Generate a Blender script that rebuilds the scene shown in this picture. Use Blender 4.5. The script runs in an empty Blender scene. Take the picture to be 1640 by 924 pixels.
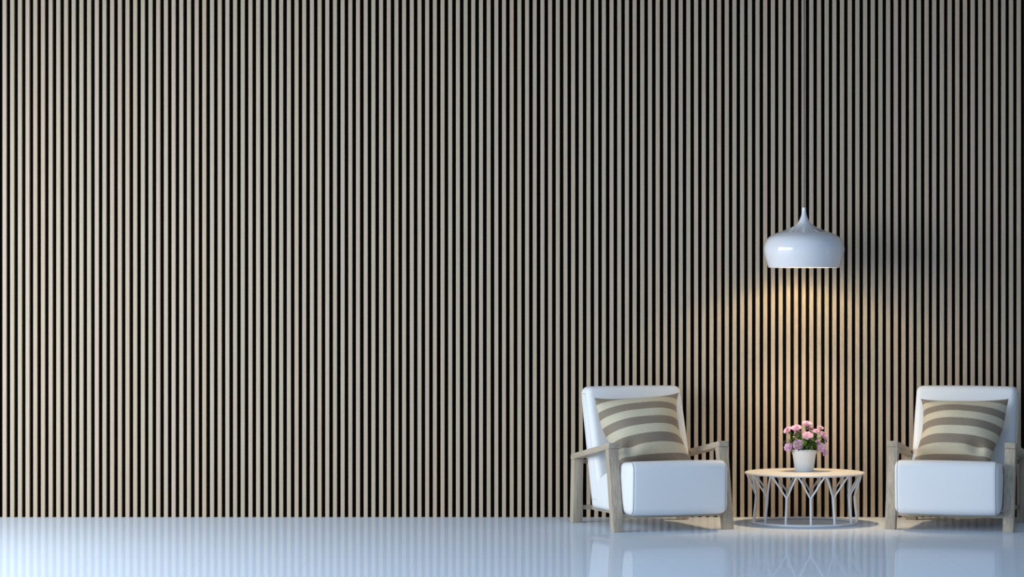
import bpy, bmesh, math, random
from mathutils import Vector, Matrix, Euler
random.seed(11)
SC = bpy.context.scene
COL = SC.collection
PI = math.pi

# ------------------------------------------------------------------ helpers
def link(o, parent=None):
    COL.objects.link(o)
    if parent is not None:
        o.parent = parent
    return o

def mesh_obj(name, bm, mat, parent=None, smooth=True, angle=40):
    bmesh.ops.recalc_face_normals(bm, faces=bm.faces)
    me = bpy.data.meshes.new(name)
    bm.to_mesh(me)
    bm.free()
    if mat is not None:
        me.materials.append(mat)
    if smooth:
        for p in me.polygons:
            p.use_smooth = True
        try:
            me.set_sharp_from_angle(angle=math.radians(angle))
        except Exception:
            pass
    return link(bpy.data.objects.new(name, me), parent)

def thing(name, label, cat, loc=(0, 0, 0), rotz=0.0, group=None):
    o = bpy.data.objects.new(name, None)
    o.empty_display_size = 0.1
    link(o)
    o.location = loc
    o.rotation_euler = (0, 0, rotz)
    tag(o, label, cat, group)
    return o

def tag(o, label, cat, group=None):
    o['label'] = label
    o['category'] = cat
    if group:
        o['group'] = group

def struct(o):
    o['kind'] = 'structure'
    return o

def copy_tree(o, parent=None):
    c = o.copy()
    COL.objects.link(c)
    c.parent = parent
    for ch in list(o.children):
        copy_tree(ch, c)
    return c

def add_box(bm, c, s, rot=None, bevel=0.0, seg=2):
    m = Matrix.Translation(c)
    if rot is not None:
        m = m @ rot.to_matrix().to_4x4()
    m = m @ Matrix.Diagonal((s[0], s[1], s[2], 1))
    r = bmesh.ops.create_cube(bm, size=1, matrix=m)
    if bevel > 0:
        ed = list({e for v in r['verts'] for e in v.link_edges})
        bmesh.ops.bevel(bm, geom=ed, offset=bevel, segments=seg, profile=0.5, affect='EDGES')

def add_hexa(bm, bot, top, bevel=0.0, seg=2):
    """box between two quads given as four points each"""
    vb = [bm.verts.new(p) for p in bot]
    vt = [bm.verts.new(p) for p in top]
    fs = [bm.faces.new(vb[::-1]), bm.faces.new(vt)]
    for i in range(4):
        j = (i + 1) % 4
        fs.append(bm.faces.new((vb[i], vb[j], vt[j], vt[i])))
    bmesh.ops.recalc_face_normals(bm, faces=fs)
    if bevel > 0:
        ed = list({e for f in fs for e in f.edges})
        bmesh.ops.bevel(bm, geom=ed, offset=bevel, segments=seg, profile=0.5, affect='EDGES')

def add_tube(bm, pts, rad, n=8, closed=False):
    pts = [Vector(p) for p in pts]
    N = len(pts)
    rads = rad if isinstance(rad, (list, tuple)) else [rad] * N
    rings = []
    up = None
    for i, p in enumerate(pts):
        if closed:
            t = (pts[(i + 1) % N] - pts[i - 1]).normalized()
        else:
            t = (pts[min(i + 1, N - 1)] - pts[max(i - 1, 0)]).normalized()
        if up is None:
            a = Vector((0, 0, 1)) if abs(t.z) < 0.9 else Vector((1, 0, 0))
            up = (a - t * a.dot(t)).normalized()
        else:
            up = (up - t * up.dot(t)).normalized()
        b = t.cross(up)
        rings.append([bm.verts.new(p + (up * math.cos(2 * PI * k / n) + b * math.sin(2 * PI * k / n)) * rads[i]) for k in range(n)])
    M = N if closed else N - 1
    for i in range(M):
        A, B = rings[i], rings[(i + 1) % N]
        for k in range(n):
            bm.faces.new((A[k], A[(k + 1) % n], B[(k + 1) % n], B[k]))
    if not closed:
        bm.faces.new(rings[0][::-1])
        bm.faces.new(rings[-1])

def add_lathe(bm, prof, c=(0, 0, 0), n=64):
    """prof: list of (r, z); r == 0 closes on the axis"""
    rings = []
    for r, z in prof:
        if r <= 1e-6:
            rings.append([bm.verts.new((c[0], c[1], c[2] + z))])
        else:
            rings.append([bm.verts.new((c[0] + r * math.cos(2 * PI * k / n), c[1] + r * math.sin(2 * PI * k / n), c[2] + z)) for k in range(n)])
    for A, B in zip(rings[:-1], rings[1:]):
        for k in range(n):
            j = (k + 1) % n
            if len(A) == 1 and len(B) == 1:
                continue
            if len(A) == 1:
                bm.faces.new((A[0], B[j], B[k]))
            elif len(B) == 1:
                bm.faces.new((A[k], A[j], B[0]))
            else:
                bm.faces.new((A[k], A[j], B[j], B[k]))

def catmull(pts, sub=6):
    P = [Vector(p) for p in pts]
    out = []
    for i in range(len(P) - 1):
        p0 = P[max(i - 1, 0)]; p1 = P[i]; p2 = P[i + 1]; p3 = P[min(i + 2, len(P) - 1)]
        for k in range(sub):
            t = k / sub
            out.append(0.5 * ((2 * p1) + (p2 - p0) * t + (2 * p0 - 5 * p1 + 4 * p2 - p3) * t * t + (3 * p1 - p0 - 3 * p2 + p3) * t ** 3))
    out.append(P[-1])
    return out

# ------------------------------------------------------------------ materials
def new_mat(name):
    m = bpy.data.materials.new(name)
    m.use_nodes = True
    nt = m.node_tree
    b = nt.nodes['Principled BSDF']
    return m, nt, b

def plain(name, col, rough=0.5, spec=0.5, coat=0.0, metallic=0.0):
    m, nt, b = new_mat(name)
    b.inputs['Base Color'].default_value = (*col, 1)
    b.inputs['Roughness'].default_value = rough
    b.inputs['Specular IOR Level'].default_value = spec
    b.inputs['Coat Weight'].default_value = coat
    b.inputs['Coat Roughness'].default_value = 0.04
    b.inputs['Metallic'].default_value = metallic
    return m

def ramp(nt, stops):
    r = nt.nodes.new('ShaderNodeValToRGB')
    cr = r.color_ramp
    cr.elements[0].position, cr.elements[0].color = stops[0][0], (*stops[0][1], 1)
    cr.elements[1].position, cr.elements[1].color = stops[-1][0], (*stops[-1][1], 1)
    for p, c in stops[1:-1]:
        e = cr.elements.new(p)
        e.color = (*c, 1)
    return r

def wood(name, dark, light, scale=(60, 60, 2.2), rough=0.55, island=False, fine=0.35):
    m, nt, b = new_mat(name)
    L = nt.links
    tc = nt.nodes.new('ShaderNodeTexCoord')
    mp = nt.nodes.new('ShaderNodeMapping')
    mp.inputs['Scale'].default_value = scale
    L.new(tc.outputs['Object'], mp.inputs['Vector'])
    nz = nt.nodes.new('ShaderNodeTexNoise')
    nz.inputs['Scale'].default_value = 1.0
    nz.inputs['Detail'].default_value = 6
    nz.inputs['Roughness'].default_value = 0.65
    L.new(mp.outputs[0], nz.inputs['Vector'])
    rp = ramp(nt, [(0.3, dark), (0.7, light)])
    L.new(nz.outputs['Fac'], rp.inputs['Fac'])
    col = rp.outputs['Color']
    if island:
        g = nt.nodes.new('ShaderNodeNewGeometry')
        rr = ramp(nt, [(0.0, (0.93, 0.97, 0.93)), (0.35, (1.0, 0.96, 0.92)), (0.65, (0.97, 0.99, 0.95)), (1.0, (1.03, 1.0, 1.02))])
        L.new(g.outputs['Random Per Island'], rr.inputs['Fac'])
        mx = nt.nodes.new('ShaderNodeMix')
        mx.data_type = 'RGBA'
        mx.blend_type = 'MULTIPLY'
        mx.inputs['Factor'].default_value = 1.0
        L.new(col, mx.inputs[6])
        L.new(rr.outputs['Color'], mx.inputs[7])
        col = mx.outputs[2]
    L.new(col, b.inputs['Base Color'])
    b.inputs['Roughness'].default_value = rough
    b.inputs['Specular IOR Level'].default_value = 0.25
    bp = nt.nodes.new('ShaderNodeBump')
    bp.inputs['Strength'].default_value = fine
    bp.inputs['Distance'].default_value = 0.001
    L.new(nz.outputs['Fac'], bp.inputs['Height'])
    L.new(bp.outputs['Normal'], b.inputs['Normal'])
    return m

M_SLAT = wood('slat_wood', (0.485, 0.382, 0.282), (0.615, 0.495, 0.375), (220, 220, 3.0), 0.6, True, 0.2)
M_OAK = wood('pale_oak', (0.34, 0.28, 0.212), (0.56, 0.475, 0.372), (70, 70, 3.0), 0.5)
M_OAKY = wood('pale_oak_lengthwise', (0.34, 0.28, 0.212), (0.56, 0.475, 0.372), (70, 4.0, 70), 0.5)
M_OAKX = wood('pale_oak_crosswise', (0.34, 0.28, 0.212), (0.56, 0.475, 0.372), (4.0, 70, 70), 0.5)
M_BLACK = plain('black_backing', (0.006, 0.0055, 0.005), 1.0, 0.0)
M_WHITE_PAINT = plain('white_paint', (0.78, 0.78, 0.78), 0.7, 0.3)
M_CHARCOAL = plain('charcoal_ceiling', (0.035, 0.035, 0.037), 0.8, 0.2)
M_GREYWALL = plain('grey_wall', (0.22, 0.22, 0.23), 0.8, 0.2)
M_LAMP = plain('white_enamel', (0.84, 0.83, 0.85), 0.07, 0.5, 0.6)
M_METAL = plain('white_powder_coat', (0.80, 0.80, 0.82), 0.35, 0.5)
M_TOP = plain('white_table_top', (0.72, 0.70, 0.665), 0.4, 0.4)
M_CORD = plain('dark_grey_cord', (0.07, 0.075, 0.08), 0.25, 0.5)
M_POT = plain('white_ceramic', (0.82, 0.84, 0.86), 0.45, 0.4)
M_SOIL = plain('soil', (0.03, 0.02, 0.012), 0.95, 0.1)
M_STEM = plain('green_stem', (0.10, 0.20, 0.05), 0.6, 0.3)
M_SEAM = plain('grey_seam', (0.28, 0.31, 0.36), 0.7, 0.2)
M_GRAPH = plain('window_frame_grey', (0.25, 0.25, 0.26), 0.5, 0.4)

def upholstery():
    m, nt, b = new_mat('white_upholstery')
    L = nt.links
    b.inputs['Base Color'].default_value = (0.83, 0.84, 0.86, 1)
    b.inputs['Roughness'].default_value = 0.5
    b.inputs['Specular IOR Level'].default_value = 0.3
    tc = nt.nodes.new('ShaderNodeTexCoord')
    nz = nt.nodes.new('ShaderNodeTexNoise')
    nz.inputs['Scale'].default_value = 9
    nz.inputs['Detail'].default_value = 3
    L.new(tc.outputs['Object'], nz.inputs['Vector'])
    bp = nt.nodes.new('ShaderNodeBump')
    bp.inputs['Strength'].default_value = 0.08
    bp.inputs['Distance'].default_value = 0.01
    L.new(nz.outputs['Fac'], bp.inputs['Height'])
    L.new(bp.outputs['Normal'], b.inputs['Normal'])
    return m
M_UPH = upholstery()

def floor_mat():
    m, nt, b = new_mat('polished_white_floor')
    L = nt.links
    nt.nodes.remove(b)
    out = nt.nodes['Material Output']
    geo = nt.nodes.new('ShaderNodeNewGeometry')
    sep = nt.nodes.new('ShaderNodeSeparateXYZ')
    L.new(geo.outputs['Position'], sep.inputs[0])
    def math_(op, a, bb=None, c=None):
        n = nt.nodes.new('ShaderNodeMath')
        n.operation = op
        for i, v in enumerate((a, bb, c)):
            if v is None:
                continue
            if isinstance(v, (int, float)):
                n.inputs[i].default_value = v
            else:
                L.new(v, n.inputs[i])
        return n.outputs[0]
    # long joints, 0.592 m apart, only in front of the plain strip along the wall
    xs = math_('ADD', sep.outputs['X'], 0.54 + 0.592 * 40)
    fx = math_('ABSOLUTE', math_('SUBTRACT', math_('MODULO', xs, 0.592), 0.0))
    jx = math_('LESS_THAN', fx, 0.0022)
    ys = math_('SUBTRACT', -2.75, sep.outputs['Y'])
    front = math_('GREATER_THAN', ys, 0.0)
    jy = math_('LESS_THAN', math_('ABSOLUTE', math_('MODULO', math_('ABSOLUTE', ys), 1.184)), 0.006)
    jy = math_('MULTIPLY', jy, math_('GREATER_THAN', ys, -0.001))
    jx = math_('MULTIPLY', jx, front)
    j = math_('MAXIMUM', jx, jy)
    mix = nt.nodes.new('ShaderNodeMix')
    mix.data_type = 'RGBA'
    L.new(j, mix.inputs['Factor'])
    mix.inputs[6].default_value = (0.69, 0.76, 0.85, 1)
    mix.inputs[7].default_value = (0.57, 0.63, 0.71, 1)
    dif = nt.nodes.new('ShaderNodeBsdfDiffuse')
    L.new(mix.outputs[2], dif.inputs['Color'])
    gl = nt.nodes.new('ShaderNodeBsdfGlossy')
    gl.inputs['Roughness'].default_value = 0.015
    gl.inputs['Color'].default_value = (0.95, 0.97, 1, 1)
    fr = nt.nodes.new('ShaderNodeFresnel')
    fr.inputs['IOR'].default_value = 1.45
    fac = math_('MULTIPLY', fr.outputs[0], 0.36)
    sh = nt.nodes.new('ShaderNodeMixShader')
    L.new(fac, sh.inputs[0])
    L.new(dif.outputs[0], sh.inputs[1])
    L.new(gl.outputs[0], sh.inputs[2])
    L.new(sh.outputs[0], out.inputs['Surface'])
    return m
M_FLOOR = floor_mat()

def pillow_mat():
    """woven stripes across the cover; UV v runs from the bottom seam to the top seam"""
    m, nt, b = new_mat('striped_cushion_cover')
    L = nt.links
    uv = nt.nodes.new('ShaderNodeUVMap')
    uv.uv_map = 'UVMap'
    sep = nt.nodes.new('ShaderNodeSeparateXYZ')
    L.new(uv.outputs[0], sep.inputs[0])
    mul = nt.nodes.new('ShaderNodeMath'); mul.operation = 'MULTIPLY'
    L.new(sep.outputs['Y'], mul.inputs[0]); mul.inputs[1].default_value = 9.0
    md = nt.nodes.new('ShaderNodeMath'); md.operation = 'MODULO'
    L.new(mul.outputs[0], md.inputs[0]); md.inputs[1].default_value = 2.0
    gt = nt.nodes.new('ShaderNodeMath'); gt.operation = 'GREATER_THAN'
    L.new(md.outputs[0], gt.inputs[0]); gt.inputs[1].default_value = 1.0
    mix = nt.nodes.new('ShaderNodeMix'); mix.data_type = 'RGBA'
    L.new(gt.outputs[0], mix.inputs['Factor'])
    mix.inputs[6].default_value = (0.255, 0.205, 0.155, 1)
    mix.inputs[7].default_value = (0.60, 0.54, 0.40, 1)
    tc = nt.nodes.new('ShaderNodeTexCoord')
    mp = nt.nodes.new('ShaderNodeMapping')
    mp.inputs['Scale'].default_value = (30, 400, 400)
    L.new(tc.outputs['Object'], mp.inputs['Vector'])
    nz = nt.nodes.new('ShaderNodeTexNoise'); nz.inputs['Scale'].default_value = 1.0
    L.new(mp.outputs[0], nz.inputs['Vector'])
    rp = ramp(nt, [(0.3, (0.9, 0.9, 0.9)), (0.7, (1.05, 1.05, 1.05))])
    L.new(nz.outputs['Fac'], rp.inputs['Fac'])
    mx = nt.nodes.new('ShaderNodeMix'); mx.data_type = 'RGBA'; mx.blend_type = 'MULTIPLY'
    mx.inputs['Factor'].default_value = 1
    L.new(mix.outputs[2], mx.inputs[6]); L.new(rp.outputs[0], mx.inputs[7])
    L.new(mx.outputs[2], b.inputs['Base Color'])
    b.inputs['Roughness'].default_value = 0.6
    b.inputs['Specular IOR Level'].default_value = 0.3
    b.inputs['Sheen Weight'].default_value = 0.15
    return m
M_PILLOW = pillow_mat()

def petal_mat():
    m, nt, b = new_mat('pink_petals')
    L = nt.links
    tc = nt.nodes.new('ShaderNodeTexCoord')
    nz = nt.nodes.new('ShaderNodeTexNoise'); nz.inputs['Scale'].default_value = 70
    L.new(tc.outputs['Object'], nz.inputs['Vector'])
    rp = ramp(nt, [(0.3, (0.66, 0.27, 0.50)), (0.5, (0.84, 0.50, 0.68)), (0.68, (0.95, 0.76, 0.86))])
    L.new(nz.outputs['Fac'], rp.inputs['Fac'])
    L.new(rp.outputs[0], b.inputs['Base Color'])
    b.inputs['Roughness'].default_value = 0.6
    b.inputs['Specular IOR Level'].default_value = 0.2
    return m
M_PETAL = petal_mat()

def leaf_mat():
    m, nt, b = new_mat('green_leaves')
    L = nt.links
    g = nt.nodes.new('ShaderNodeNewGeometry')
    rp = ramp(nt, [(0.0, (0.03, 0.085, 0.02)), (0.6, (0.10, 0.22, 0.045)), (1.0, (0.30, 0.40, 0.10))])
    L.new(g.outputs['Random Per Island'], rp.inputs['Fac'])
    L.new(rp.outputs[0], b.inputs['Base Color'])
    b.inputs['Roughness'].default_value = 0.45
    return m
M_LEAF = leaf_mat()

def emit(name, col, s):
    m, nt, b = new_mat(name)
    b.inputs['Base Color'].default_value = (1, 1, 1, 1)
    b.inputs['Emission Color'].default_value = (*col, 1)
    b.inputs['Emission Strength'].default_value = s
    return m
M_BULB = emit('warm_bulb', (1.0, 0.76, 0.35), 245)

# ------------------------------------------------------------------ the room
XL, XR, CEIL, YF = -7.2, 4.7, 4.0, -20.5
SL_D = 0.032                                   # slat depth; slat fronts stand at y = 0
bm = bmesh.new()
add_box(bm, ((XL + XR) / 2, (YF + 0.2) / 2, -0.05), (XR - XL + 0.4, -YF + 0.2, 0.1))
struct(mesh_obj('floor', bm, M_FLOOR, smooth=False))

bm = bmesh.new()
add_box(bm, ((XL + XR) / 2, SL_D + 0.06, CEIL / 2), (XR - XL, 0.12, CEIL))
wall_back = struct(mesh_obj('wall_back', bm, M_BLACK, smooth=False))
# vertical slats, 50 mm apart
bm = bmesh.new()
S = 4550.0 / 18.62
x0 = (4.0 - 820) / S
pitch = 12.31 / S
w = 6.25 / S
k = -int((x0 - XL) / pitch)
while x0 + k * pitch + w < XR - 0.005:
    xa = x0 + k * pitch
    xb = xa + w
    c = 0.0013
    prof = [(xa, SL_D), (xa, c), (xa + c, 0), (xb - c, 0), (xb, c), (xb, SL_D)]
    lo = [bm.verts.new((x, y, 0.0)) for x, y in prof]
    hi = [bm.verts.new((x, y, CEIL)) for x, y in prof]
    for i in range(len(prof)):
        j = (i + 1) % len(prof)
        bm.faces.new((lo[i], lo[j], hi[j], hi[i]))
    bm.faces.new(lo[::-1]); bm.faces.new(hi)
    k += 1
slats = mesh_obj('slat_panel', bm, M_SLAT, wall_back, smooth=False)
slats['kind'] = 'structure'

WY = (-10.5, -1.3, 0.05, 3.7)            # the window in the left wall: y from, y to, sill, head
bm = bmesh.new()
add_box(bm, (XL - 0.1, (WY[1] + 0.15) / 2, CEIL / 2), (0.2, 0.15 - WY[1], CEIL))
add_box(bm, (XL - 0.1, (WY[0] - 11.0) / 2, CEIL / 2), (0.2, WY[0] + 11.0, CEIL))
add_box(bm, (XL - 0.1, (WY[0] + WY[1]) / 2, WY[2] / 2), (0.2, WY[1] - WY[0], WY[2]))
add_box(bm, (XL - 0.1, (WY[0] + WY[1]) / 2, (WY[3] + CEIL) / 2), (0.2, WY[1] - WY[0], CEIL - WY[3]))
struct(mesh_obj('wall_left', bm, M_WHITE_PAINT, smooth=False))
win = thing('window_1', '', '')
del win['label']; del win['category']
struct(win)
win.location = (XL - 0.1, (WY[0] + WY[1]) / 2, WY[2])
bm = bmesh.new()
hw, hh = (WY[1] - WY[0]) / 2, WY[3] - WY[2]
for a in (-1, 1):
    add_box(bm, (0, a * (hw - 0.03), hh / 2), (0.08, 0.06, hh))
add_box(bm, (0, 0, 0.03), (0.08, 2 * hw - 0.12, 0.06))
add_box(bm, (0, 0, hh - 0.03), (0.08, 2 * hw - 0.12, 0.06))
for a in (-0.33, 0.33):
    add_box(bm, (0, a * hw, hh / 2), (0.06, 0.04, hh - 0.12))
struct(mesh_obj('window_frame', bm, M_GRAPH, win, smooth=False))

SY = (-1.92, -1.80, 0.3, 2.7)                   # unseen slit in the right wall, added for a highlight on the lamp shade
bm = bmesh.new()
add_box(bm, (XR + 0.1, (SY[1] + 0.15) / 2, CEIL / 2), (0.2, 0.15 - SY[1], CEIL))
add_box(bm, (XR + 0.1, (SY[0] - 11.0) / 2, CEIL / 2), (0.2, SY[0] + 11.0, CEIL))
add_box(bm, (XR + 0.1, (SY[0] + SY[1]) / 2, SY[2] / 2), (0.2, SY[1] - SY[0], SY[2]))
add_box(bm, (XR + 0.1, (SY[0] + SY[1]) / 2, (SY[3] + CEIL) / 2), (0.2, SY[1] - SY[0], CEIL - SY[3]))
struct(mesh_obj('wall_right', bm, M_GREYWALL, smooth=False))
bm = bmesh.new()
add_box(bm, ((XL + XR) / 2, -0.90, CEIL + 0.06), (XR - XL + 0.4, 2.10, 0.12))
struct(mesh_obj('ceiling', bm, M_CHARCOAL, smooth=False))

# ------------------------------------------------------------------ armchair
def round_poly(corners, radii, inset=0.0, seg=7):
    """convex polygon (counter-clockwise) with rounded corners, moved inwards by inset"""
    n = len(corners)
    P = [Vector(c) for c in corners]
    lines = []
    for i in range(n):
        a, b = P[i], P[(i + 1) % n]
        d = (b - a).normalized()
        nrm = Vector((-d.y, d.x))
        lines.append((a + nrm * inset, d))
    Q = []
    for i in range(n):
        p, d = lines[i - 1]; q, e = lines[i]
        den = d.x * e.y - d.y * e.x
        t = ((q.x - p.x) * e.y - (q.y - p.y) * e.x) / den
        Q.append(p + d * t)
    out = []
    for i in range(n):
        a = (Q[i - 1] - Q[i]).normalized()
        b = (Q[(i + 1) % n] - Q[i]).normalized()
        r = max(radii[i] - inset, 0.004)
        ang = a.angle(b)
        L = r / math.tan(ang / 2)
        cen = Q[i] + (a + b).normalized() * (r / math.sin(ang / 2))
        s = Q[i] + a * L; e = Q[i] + b * L
        a0 = math.atan2(s.y - cen.y, s.x - cen.x)
        a1 = math.atan2(e.y - cen.y, e.x - cen.x)
        da = (a1 - a0 + PI) % (2 * PI) - PI
        for k in range(seg + 1):
            t = a0 + da * k / seg
            out.append(Vector((cen.x + r * math.cos(t), cen.y + r * math.sin(t))))
    return out

def cushion_block(corners, radii, hw, r, crown=0.008):
    """upholstered block: side profile in (forward, up), rounded over towards both sides.
    local axes: x = across, -y = forward, z = up"""
    bm = bmesh.new()
    rows = []
    seg = 6
    steps = []
    for k in range(seg, -1, -1):
        t = k / seg * PI / 2
        steps.append((-(hw - r + r * math.sin(t)), r * (1 - math.cos(t))))
    for q in (-0.5, 0.0, 0.5):
        steps.append((q * (hw - r), -0.003 if q == 0 else -0.002))
    for k in range(seg + 1):
        t = k / seg * PI / 2
        steps.append(((hw - r + r * math.sin(t)), r * (1 - math.cos(t))))
    for u, ins in steps:
        rows.append([bm.verts.new((u, -p.x, p.y)) for p in round_poly(corners, radii, ins)])
    n = len(rows[0])
    for A, B in zip(rows[:-1], rows[1:]):
        for i in range(n):
            bm.faces.new((A[i], A[(i + 1) % n], B[(i + 1) % n], B[i]))
    for row, s in ((rows[0], -1), (rows[-1], 1)):
        cen = sum((v.co for v in row), Vector()) / n
        mid = [bm.verts.new(v.co.lerp(cen, 0.45) + Vector((s * crown * 0.8, 0, 0))) for v in row]
        c = bm.verts.new(cen + Vector((s * crown, 0, 0)))
        for i in range(n):
            bm.faces.new((row[i], row[(i + 1) % n], mid[(i + 1) % n], mid[i]))
            bm.faces.new((mid[i], mid[(i + 1) % n], c))
    return bm

HU = 0.3655                                     # half distance between the leg planes
LW = 0.065
def make_armchair():
    root = thing('armchair', 'x', 'armchair', group='white armchairs with pale wooden frames')
    P = lambda u, v, z: (u, -v, z)
    # front legs lean forward at the floor, back legs lean back a little
    def leg(u, v_top, z_top, v_bot, dep, z_slope):
        bm = bmesh.new()
        a = LW / 2
        bot = [P(u - a, v_bot, 0), P(u + a, v_bot, 0), P(u + a, v_bot - dep, 0), P(u - a, v_bot - dep, 0)]
        top = [P(u - a, v_top, z_top), P(u + a, v_top, z_top), P(u + a, v_top - dep, z_top - z_slope), P(u - a, v_top - dep, z_top - z_slope)]
        add_hexa(bm, bot, top, 0.003)
        return mesh_obj('leg', bm, M_OAK, root)
    def armz(v):                                # underside of the armrest
        return 0.508 + (v - 0.34) * 0.150
    for s in (-1, 1):
        leg(s * HU, 0.355, armz(0.355), 0.452, 0.062, 0.062 * 0.150)
        leg(s * HU, -0.302, armz(-0.302), -0.322, 0.062, 0.062 * 0.150)
        bm = bmesh.new()
        a = LW / 2 + 0.001
        v1, v0, th = 0.362, -0.366, 0.036
        bot = [P(s * HU - a, v1, armz(v1)), P(s * HU + a, v1, armz(v1)), P(s * HU + a, v0, armz(v0)), P(s * HU - a, v0, armz(v0))]
        top = [(x, y, z + th) for x, y, z in bot]
        add_hexa(bm, bot, top, 0.003)
        mesh_obj('armrest', bm, M_OAKY, root)
        bm = bmesh.new()
        a = 0.018
        bot = [P(s * 0.250 - a, 0.38, 0.086), P(s * 0.250 + a, 0.38, 0.086), P(s * 0.250 + a, -0.335, 0.082), P(s * 0.250 - a, -0.335, 0.082)]
        top = [(x, y, z + 0.027) for x, y, z in bot]
        add_hexa(bm, bot, top, 0.002)
        mesh_obj('side_rail', bm, M_OAKY, root)
    inner = 2 * (HU - LW / 2)
    bm = bmesh.new()
    add_box(bm, P(0, 0.395, 0.099), (inner, 0.045, 0.030), bevel=0.002)
    mesh_obj('front_rail', bm, M_OAKX, root)
    bm = bmesh.new()
    add_box(bm, P(0, -0.352, 0.096), (inner, 0.035, 0.026), bevel=0.002)
    mesh_obj('back_rail', bm, M_OAKX, root)
    bm = bmesh.new()
    add_box(bm, P(0, -0.337, 0.392), (inner, 0.030, 0.026), bevel=0.002)
    mesh_obj('back_rail', bm, M_OAKX, root)
    # seat: deep block, top sloping down towards the back
    sc = [(-0.20, 0.103), (0.545, 0.105), (0.560, 0.442), (0.30, 0.422), (-0.20, 0.270)]
    sr = [0.03, 0.055, 0.055, 0.10, 0.03]
    seat = mesh_obj('seat', cushion_block(sc, sr, 0.322, 0.038), M_UPH, root, angle=60)
    for s in (-1, 1):
        bm = bmesh.new()
        add_tube(bm, [(s * 0.303, -p.x, p.y) for p in round_poly(sc, sr, 0.0050)], 0.0021, 6, True)
        mesh_obj('seam', bm, M_SEAM, seat)
    # backrest: reclined block
    bc = [(-0.195, 0.118), (0.02, 0.118), (-0.262, 0.871), (-0.425, 0.871)]
    br = [0.05, 0.03, 0.045, 0.055]
    back = mesh_obj('backrest', cushion_block(bc, br, 0.323, 0.040), M_UPH, root, angle=60)
    for s in (-1, 1):
        bm = bmesh.new()
        loop = round_poly(bc, br, 0.045)
        add_tube(bm, [(s * 0.3235, -p.x, p.y) for p in loop], 0.0013, 6, True)
        mesh_obj('seam', bm, M_SEAM, back)
    return root

chair = make_armchair()
TH = math.radians(17.7)
CX, CD = 0.867, 0.619
chair.location = (CX, -CD, 0)
chair.rotation_euler = (0, 0, TH)
chair['label'] = 'white armchair with pale wooden arms left of the round table'
MIR = 1.852
chair2 = copy_tree(chair)
chair2.location = (2 * MIR - CX, -CD, 0)
chair2.rotation_euler = (0, 0, -TH)
chair2['label'] = 'white armchair with pale wooden arms right of the round table, at the picture edge'

# ------------------------------------------------------------------ cushions
def make_pillow(W, H, T, kl, kr, tuck, dents=(), seed=0):
    """square throw pillow standing in its own x-z plane, front towards -y, origin at the bottom middle"""
    rnd = random.Random(seed)
    bm = bmesh.new()
    uvl = bm.loops.layers.uv.new('UVMap')
    N = 44
    grids = {}
    ph = [rnd.uniform(0, 6.28) for _ in range(6)]
    def pos(s, t, side):
        k = kl if s < 0 else kr
        x = W / 2 * s * (1 - k * (1 - t * t) ** 0.8 * (abs(s) ** 2))
        q = min(1.0, max(0.0, (0.35 - t) / 1.3))
        q = q * q * (3 - 2 * q)
        if s * tuck > 0:                       # the outer lower corner is pushed in
            x -= tuck * q * s * s
        z = H / 2 * t * (1 - 0.13 * (1 - s * s) ** 1.0 * (abs(t) ** 2))
        e = max(0.0, (1 - s * s)) ** 0.60 * max(0.0, (1 - t * t)) ** 0.60
        y = (T * 0.62 if side > 0 else T * 0.38) * e
        # soft wrinkles running in from the corners
        y += 0.006 * e * math.sin(5.5 * s + 2.0 * t + ph[0]) * math.sin(3.0 * t - 1.5 * s + ph[1])
        for (ds, dt, dr, dd) in dents:
            if side > 0:
                q = ((s - ds) ** 2 + (t - dt) ** 2) / dr ** 2
                y -= dd * math.exp(-q) * min(1, e * 2.5)
        return Vector((x, -side * y, z + H / 2))
    for side in (1, -1):
        g = []
        for i in range(N + 1):
            row = []
            for j in range(N + 1):
                s = math.sin((-1 + 2 * i / N) * PI / 2 * 0.98) / math.sin(PI / 2 * 0.98)
                t = math.sin((-1 + 2 * j / N) * PI / 2 * 0.98) / math.sin(PI / 2 * 0.98)
                if side == -1 and (i in (0, N) or j in (0, N)):
                    row.append(grids[1][i][j])
                else:
                    v = bm.verts.new(pos(s, t, side))
                    row.append((v, (s + 1) / 2, min(0.999, max(0.0, v.co.z / H))))
            g.append(row)
        grids[side] = g
        for i in range(N):
            for j in range(N):
                q = [g[i][j], g[i + 1][j], g[i + 1][j + 1], g[i][j + 1]]
                f = bm.faces.new([a[0] for a in q])
                for l, a in zip(f.loops, q):
                    l[uvl].uv = (a[1], a[2])
    return bm

def place_pillow(label, ch, u, v, z, lean, yaw, roll, W, H, T, kl, kr, tuck, dents, seed):
    bm = make_pillow(W, H, T, kl, kr, tuck, dents, seed)
    o = mesh_obj('throw_pillow', bm, M_PILLOW, angle=80)
    tag(o, label, 'pillow', 'striped throw pillows on the armchairs')
    m = Matrix.Translation(ch.location) @ Matrix.Rotation(ch.rotation_euler.z, 4, 'Z')
    m = m @ Matrix.Translation((u, -v, z)) @ Matrix.Rotation(yaw, 4, 'Z') @ Matrix.Rotation(-lean, 4, 'X') @ Matrix.Rotation(roll, 4, 'Y')
    loc, rot, sca = m.decompose()
    o.location = loc
    o.rotation_euler = rot.to_euler()
    return o

R = math.radians
place_pillow('beige striped throw pillow tilted to one side on the left armchair', chair,
             -0.017, 0.100, 0.376, R(29), R(-4.8), R(-3.3), 0.566, 0.507, 0.27, 0.02, 0.20, -0.075,
             [(-0.55, -0.62, 0.20, 0.040), (0.9, -0.2, 0.25, 0.03)], 3)
place_pillow('beige striped throw pillow sitting level in the right armchair', chair2,
             -0.019, 0.100, 0.376, R(29), R(-9), R(-1.1), 0.582, 0.481, 0.27, 0.17, 0.03, 0.060,
             [(0.58, -0.62, 0.20, 0.045), (-0.85, -0.1, 0.25, 0.02)], 8)

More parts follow.
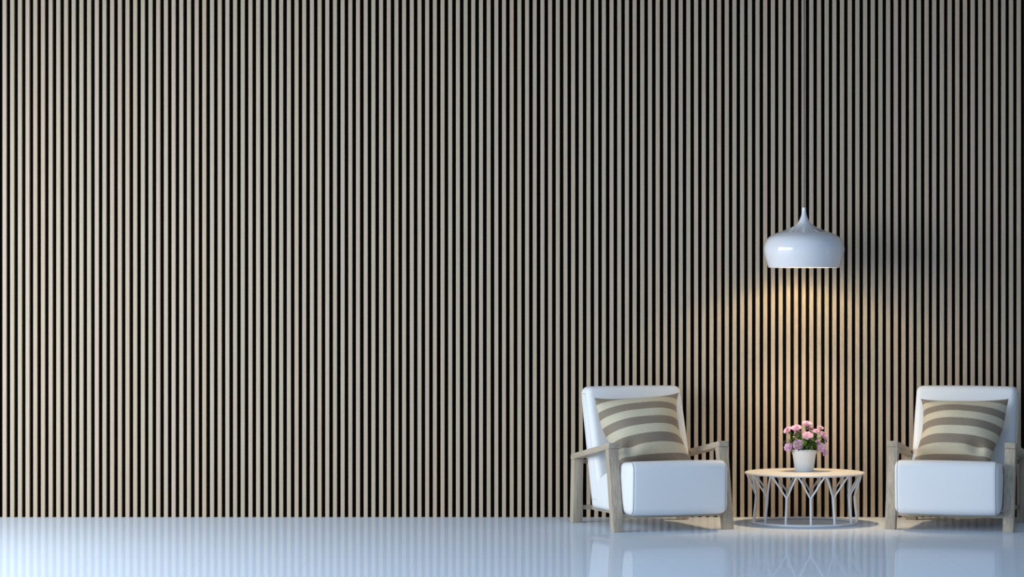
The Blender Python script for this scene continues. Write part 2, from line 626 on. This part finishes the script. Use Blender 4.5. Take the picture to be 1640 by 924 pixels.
# ------------------------------------------------------------------ side table
TX, TD = 1.869, 0.470
table = thing('side_table', 'low round white metal side table between the two armchairs', 'table', (TX, -TD, 0), R(0))
RT, HT = 0.381, 0.330
bm = bmesh.new()
add_lathe(bm, [(0, HT), (RT - 0.012, HT), (RT - 0.004, HT - 0.0015), (RT, HT - 0.005), (RT, HT - 0.010), (RT - 0.003, HT - 0.0135), (RT - 0.02, HT - 0.015), (0, HT - 0.015)], n=96)
mesh_obj('tabletop', bm, M_TOP, table, angle=30)
RB = 0.331
bm = bmesh.new()
add_tube(bm, [(RB * math.cos(2 * PI * k / 96), RB * math.sin(2 * PI * k / 96), 0.0085) for k in range(96)], 0.0085, 10, True)
mesh_obj('base_ring', bm, M_METAL, table)
NL = 13
for k in range(NL):
    phi = R(-90 + 1.1) + 2 * PI * k / NL        # measured from the leg nearest the camera
    def pol(r, a, z):
        return (r * math.cos(a), r * math.sin(a), z)
    bm = bmesh.new()
    add_tube(bm, catmull([pol(RB, phi, 0.012), pol(RB - 0.003, phi, 0.06), pol(RB - 0.011, phi, 0.13), pol(RB - 0.014, phi, 0.178)]), 0.0078, 10)
    for s in (-1, 1):
        e = PI / NL * 0.93
        add_tube(bm, catmull([pol(RB - 0.012, phi, 0.15), pol(RB - 0.013, phi + s * 0.006, 0.180), pol(RB - 0.004, phi + s * e * 0.30, 0.215),
                              pol(RB + 0.018, phi + s * e * 0.66, 0.268), pol(RB + 0.036, phi + s * e, 0.3165)], 5), 0.0054, 8)
    mesh_obj('leg', bm, M_METAL, table)

# ------------------------------------------------------------------ flower pot
PX, PD, PZ = 1.871, 0.430, HT
pot = thing('potted_plant', 'small white pot of pink ruffled flowers standing on the round table', 'plant', (PX, -PD, PZ))
bm = bmesh.new()
add_lathe(bm, [(0, 0.0), (0.056, 0.0), (0.0595, 0.003), (0.074, 0.108), (0.0775, 0.113), (0.0815, 0.138), (0.0805, 0.1415), (0.0775, 0.1405), (0.073, 0.115), (0.070, 0.108), (0.0, 0.105)], n=48)
mesh_obj('pot', bm, M_POT, pot, angle=30)
bm = bmesh.new()
add_lathe(bm, [(0, 0.122), (0.04, 0.121), (0.0735, 0.117)], n=32)
mesh_obj('soil', bm, M_SOIL, pot)

def carnation(rad, seed):
    """ruffled flower head, facing +z"""
    rnd = random.Random(seed)
    bm = bmesh.new()
    layers = [(7, 1.0, 0.10), (7, 0.86, 0.38), (6, 0.66, 0.70), (5, 0.46, 1.02), (4, 0.26, 1.30)]
    for li, (n, fr, lift) in enumerate(layers):
        for k in range(n):
            a0 = 2 * PI * (k + 0.5 * (li % 2) + rnd.uniform(-0.12, 0.12)) / n
            Lr = rad * fr * rnd.uniform(0.92, 1.08)
            half = PI / n * 1.25
            NU, NV = 8, 4
            ph = rnd.uniform(0, 6.28)
            g = []
            for j in range(NV + 1):
                t = j / NV
                row = []
                for i in range(NU + 1):
                    s = -1 + 2 * i / NU
                    rr = Lr * t * (1 - 0.10 * s * s) * (1 + (0.05 * math.sin(7 * s + ph) if j == NV else 0))
                    ang = a0 + half * s * (0.35 + 0.65 * t)
                    el = lift * (1 - 0.35 * t)
                    ruff = rad * 0.10 * t * t * math.sin(8 * s + ph)
                    row.append(bm.verts.new((rr * math.cos(el) * math.cos(ang), rr * math.cos(el) * math.sin(ang), rr * math.sin(el) + ruff + li * rad * 0.05)))
                g.append(row)
            for j in range(NV):
                for i in range(NU):
                    bm.faces.new((g[j][i], g[j][i + 1], g[j + 1][i + 1], g[j + 1][i]))
    return bm

FL = [  # picture-derived centre (px offset from the pot axis, height in px above the table), depth towards camera, radius, tilt dir
    (180, 240, 0.00, 0.030, (-0.6, -0.35, 0.75)), (295, 212, 0.02, 0.034, (-0.15, -0.45, 0.9)), (440, 160, 0.00, 0.034, (0.05, -0.40, 0.9)),
    (435, 312, 0.055, 0.035, (0.05, -0.65, 0.75)), (622, 215, -0.01, 0.024, (0.3, -0.3, 0.9)), (558, 256, 0.02, 0.022, (0.1, -0.5, 0.8)),
    (655, 310, 0.02, 0.031, (0.6, -0.55, 0.6)), (305, 428, 0.075, 0.036, (-0.12, -0.95, 0.25)), (178, 468, 0.045, 0.031, (-0.55, -0.75, 0.2)),
    (620, 470, 0.060, 0.033, (0.35, -0.85, 0.3)), (672, 545, 0.035, 0.022, (0.55, -0.75, -0.15)), (578, 398, 0.04, 0.020, (0.3, -0.6, 0.6)),
    (685, 375, 0.00, 0.022, (0.8, -0.4, 0.3)), (500, 235, -0.05, 0.026, (0.2, 0.4, 0.9)), (330, 300, -0.05, 0.028, (-0.3, 0.5, 0.8))]
heads = []
for i, (px, py, dy, r_, nrm) in enumerate(FL):
    x = (1240 + px / 8.4 - 1287.8) / 250.0
    z = 1.5 - (660 + py / 8.4 - 462) / 250.0 - PZ
    bm = carnation(r_, 40 + i)
    q = Vector(nrm).normalized().to_track_quat('Z', 'Y')
    bmesh.ops.transform(bm, matrix=Matrix.Translation((x, -dy, z)) @ q.to_matrix().to_4x4(), verts=bm.verts)
    f = mesh_obj('flower', bm, M_PETAL, pot, angle=180)
    n = Vector(nrm).normalized()
    heads.append((Vector((x, -dy, z)), n, r_))
    bm = bmesh.new()
    base = Vector((random.uniform(-0.03, 0.03), random.uniform(-0.03, 0.03), 0.118))
    tip = Vector((x, -dy, z)) - n * 0.002
    add_tube(bm, catmull([base, base.lerp(tip, 0.5) + Vector((0, 0, 0.03)), tip - n * 0.022, tip], 5), 0.0018, 6)
    mesh_obj('stem', bm, M_STEM, pot)
# leaves: narrow pointed blades on the stems
def leaf(bm, p, d, Ln, wd, curl):
    d = d.normalized()
    side = d.cross(Vector((0, 0, 1)))
    if side.length < 0.05:
        side = Vector((1, 0, 0))
    side.normalize()
    up = side.cross(d)
    prev = None
    for t, wv in ((0, 0.25), (0.25, 0.85), (0.5, 1.0), (0.78, 0.62), (1.0, 0.0)):
        c = p + d * (Ln * t) - up * (curl * Ln * t * t)
        if wv == 0:
            tipv = bm.verts.new(c)
            bm.faces.new((prev[0], prev[1], tipv)); bm.faces.new((prev[1], prev[2], tipv))
        else:
            cur = [bm.verts.new(c - side * wd * wv + up * wd * 0.25), bm.verts.new(c), bm.verts.new(c + side * wd * wv + up * wd * 0.25)]
            if prev:
                bm.faces.new((prev[0], prev[1], cur[1], cur[0])); bm.faces.new((prev[1], prev[2], cur[2], cur[1]))
            prev = cur
bm = bmesh.new()
for i in range(420):
    a = random.uniform(0, 2 * PI)
    rr = 0.092 * math.sqrt(random.random())
    hgt = random.uniform(0.0, 1.0)
    p = Vector((rr * math.cos(a) * (0.75 + 0.35 * hgt), rr * math.sin(a) * (0.75 + 0.35 * hgt), 0.128 + 0.105 * hgt * (1 - 0.45 * (rr / 0.088) ** 2)))
    d = Vector((math.cos(a) * random.uniform(0.2, 1.1), math.sin(a) * random.uniform(0.2, 1.1), random.uniform(-0.15, 1.0)))
    leaf(bm, p, d, random.uniform(0.028, 0.050), random.uniform(0.005, 0.009), random.uniform(0.1, 0.5))
for c, n, r_ in heads:
    for k in range(5):
        leaf(bm, c - n * 0.012, Vector((random.uniform(-1, 1), random.uniform(-1, 1), random.uniform(-0.6, 0.3))) - n * 0.6, random.uniform(0.022, 0.036), 0.0045, 0.3)
mesh_obj('foliage', bm, M_LEAF, pot, angle=180)

# ------------------------------------------------------------------ pendant lamp
LX, LD = (1287.7 - 820) * 18.15 / 4550, 0.470
lamp = thing('pendant_lamp', 'glossy white onion-shaped pendant lamp hanging over the flower table', 'lamp', (LX, -LD, 1.634))
raw = [(14, 103), (15, 130), (19, 155), (28, 182), (43, 210), (62, 229), (88, 246), (120, 261), (158, 276), (196, 289), (226, 302), (250, 315),
       (268, 331), (282, 351), (292, 375), (298, 402), (297, 430), (291, 460), (283, 487), (273, 517), (265, 540), (262, 546)]
K = 1157.7
outer = [(r / K, 2.017 - (y - 103) / K - 1.634) for r, y in raw]
oc = catmull([(r, 0, z) for r, z in outer], 3)
out = [(p.x, max(p.z, 0.0)) for p in oc]
inn = [(max(r - 0.004, 0.004), z + (0.0 if z < 0.05 else -0.004)) for r, z in out[::-1]]
inn = [p for p in inn if p[1] < 0.305 and p[1] > 0.0005]
bm = bmesh.new()
add_lathe(bm, [(0, out[0][1])] + out + [(out[-1][0] - 0.002, -0.001), (out[-1][0] - 0.0045, 0.001)] + inn + [(0, inn[-1][1] - 0.001)], n=96)
mesh_obj('lamp_shade', bm, M_LAMP, lamp, angle=35)
bm = bmesh.new()
add_tube(bm, [(0.0015, 0, 0.380), (0.0015, 0, 1.2), (0.0015, 0, CEIL - 1.634 - 0.02)], 0.0042, 10)
mesh_obj('cord', bm, M_CORD, lamp)
bm = bmesh.new()
add_lathe(bm, [(0, 0), (0.05, 0), (0.055, -0.004), (0.05, -0.02), (0.012, -0.03), (0, -0.03)], (0, 0, CEIL - 1.634), 32)
mesh_obj('ceiling_rose', bm, M_LAMP, lamp)
bm = bmesh.new()
add_lathe(bm, [(0, 0.32), (0.02, 0.32), (0.02, 0.165), (0.016, 0.155), (0, 0.155)], n=24)
mesh_obj('socket', bm, M_METAL, lamp)
BZ = 0.112
bm = bmesh.new()
add_lathe(bm, [(0, -0.034), (0.014, -0.031), (0.026, -0.021), (0.032, -0.006), (0.031, 0.008), (0.024, 0.024), (0.015, 0.036), (0.013, 0.045), (0, 0.045)], (0, 0, BZ), 24)
mesh_obj('bulb', bm, M_BULB, lamp)

# ------------------------------------------------------------------ light
W = bpy.data.worlds.new('sky')
SC.world = W
W.use_nodes = True
nt = W.node_tree
bg = nt.nodes['Background']
bg.inputs['Color'].default_value = (0.44, 0.68, 1.0, 1)
bg.inputs['Strength'].default_value = 0.68

def area(name, loc, rot, sx, sy, col, power):
    l = bpy.data.lights.new(name, 'AREA')
    l.shape = 'RECTANGLE'
    l.size, l.size_y = sx, sy
    l.color = col
    l.energy = power
    o = bpy.data.objects.new(name, l)
    link(o)
    o.location = loc
    o.rotation_euler = rot
    return o
# daylight coming in through the opening of window_1
area('window_daylight', (XL + 1.2, (WY[0] + WY[1]) / 2, (WY[2] + WY[3]) / 2 + 0.1), (0, math.radians(-90 + 36), 0), hh - 0.12, 2 * hw - 0.12, (0.93, 0.98, 1.0), 675)

area('slit_highlight', (XR - 0.01, (SY[0] + SY[1]) / 2, (SY[2] + SY[3]) / 2), (0, PI / 2, 0), SY[3] - SY[2], SY[1] - SY[0], (0.85, 0.93, 1.0), 1.6)  # added weak light at the slit, gives the shade its thin right highlight
# the directed beam of the pendant's reflector bulb
sp = bpy.data.lights.new('pendant_beam', 'SPOT')
sp.energy = 70
sp.color = (1.0, 0.74, 0.46)
sp.spot_size = math.radians(86)
sp.spot_blend = 1.0
sp.shadow_soft_size = 0.03
so = bpy.data.objects.new('pendant_beam', sp)
link(so)
so.location = (LX, -LD, 1.634 + BZ - 0.07)

# ------------------------------------------------------------------ camera and view
cam = bpy.data.cameras.new('camera')
cam.sensor_width = 36
cam.lens = 4550 / 1640 * 36
cam.clip_end = 200
co = bpy.data.objects.new('camera', cam)
link(co)
co.location = (0, -18.62, 1.5)
co.rotation_euler = (PI / 2, 0, 0)
SC.camera = co
vs = SC.view_settings
vs.view_transform = 'Standard'
vs.look = 'None'
vs.gamma = 1
vs.use_curve_mapping = False
vs.exposure = 0
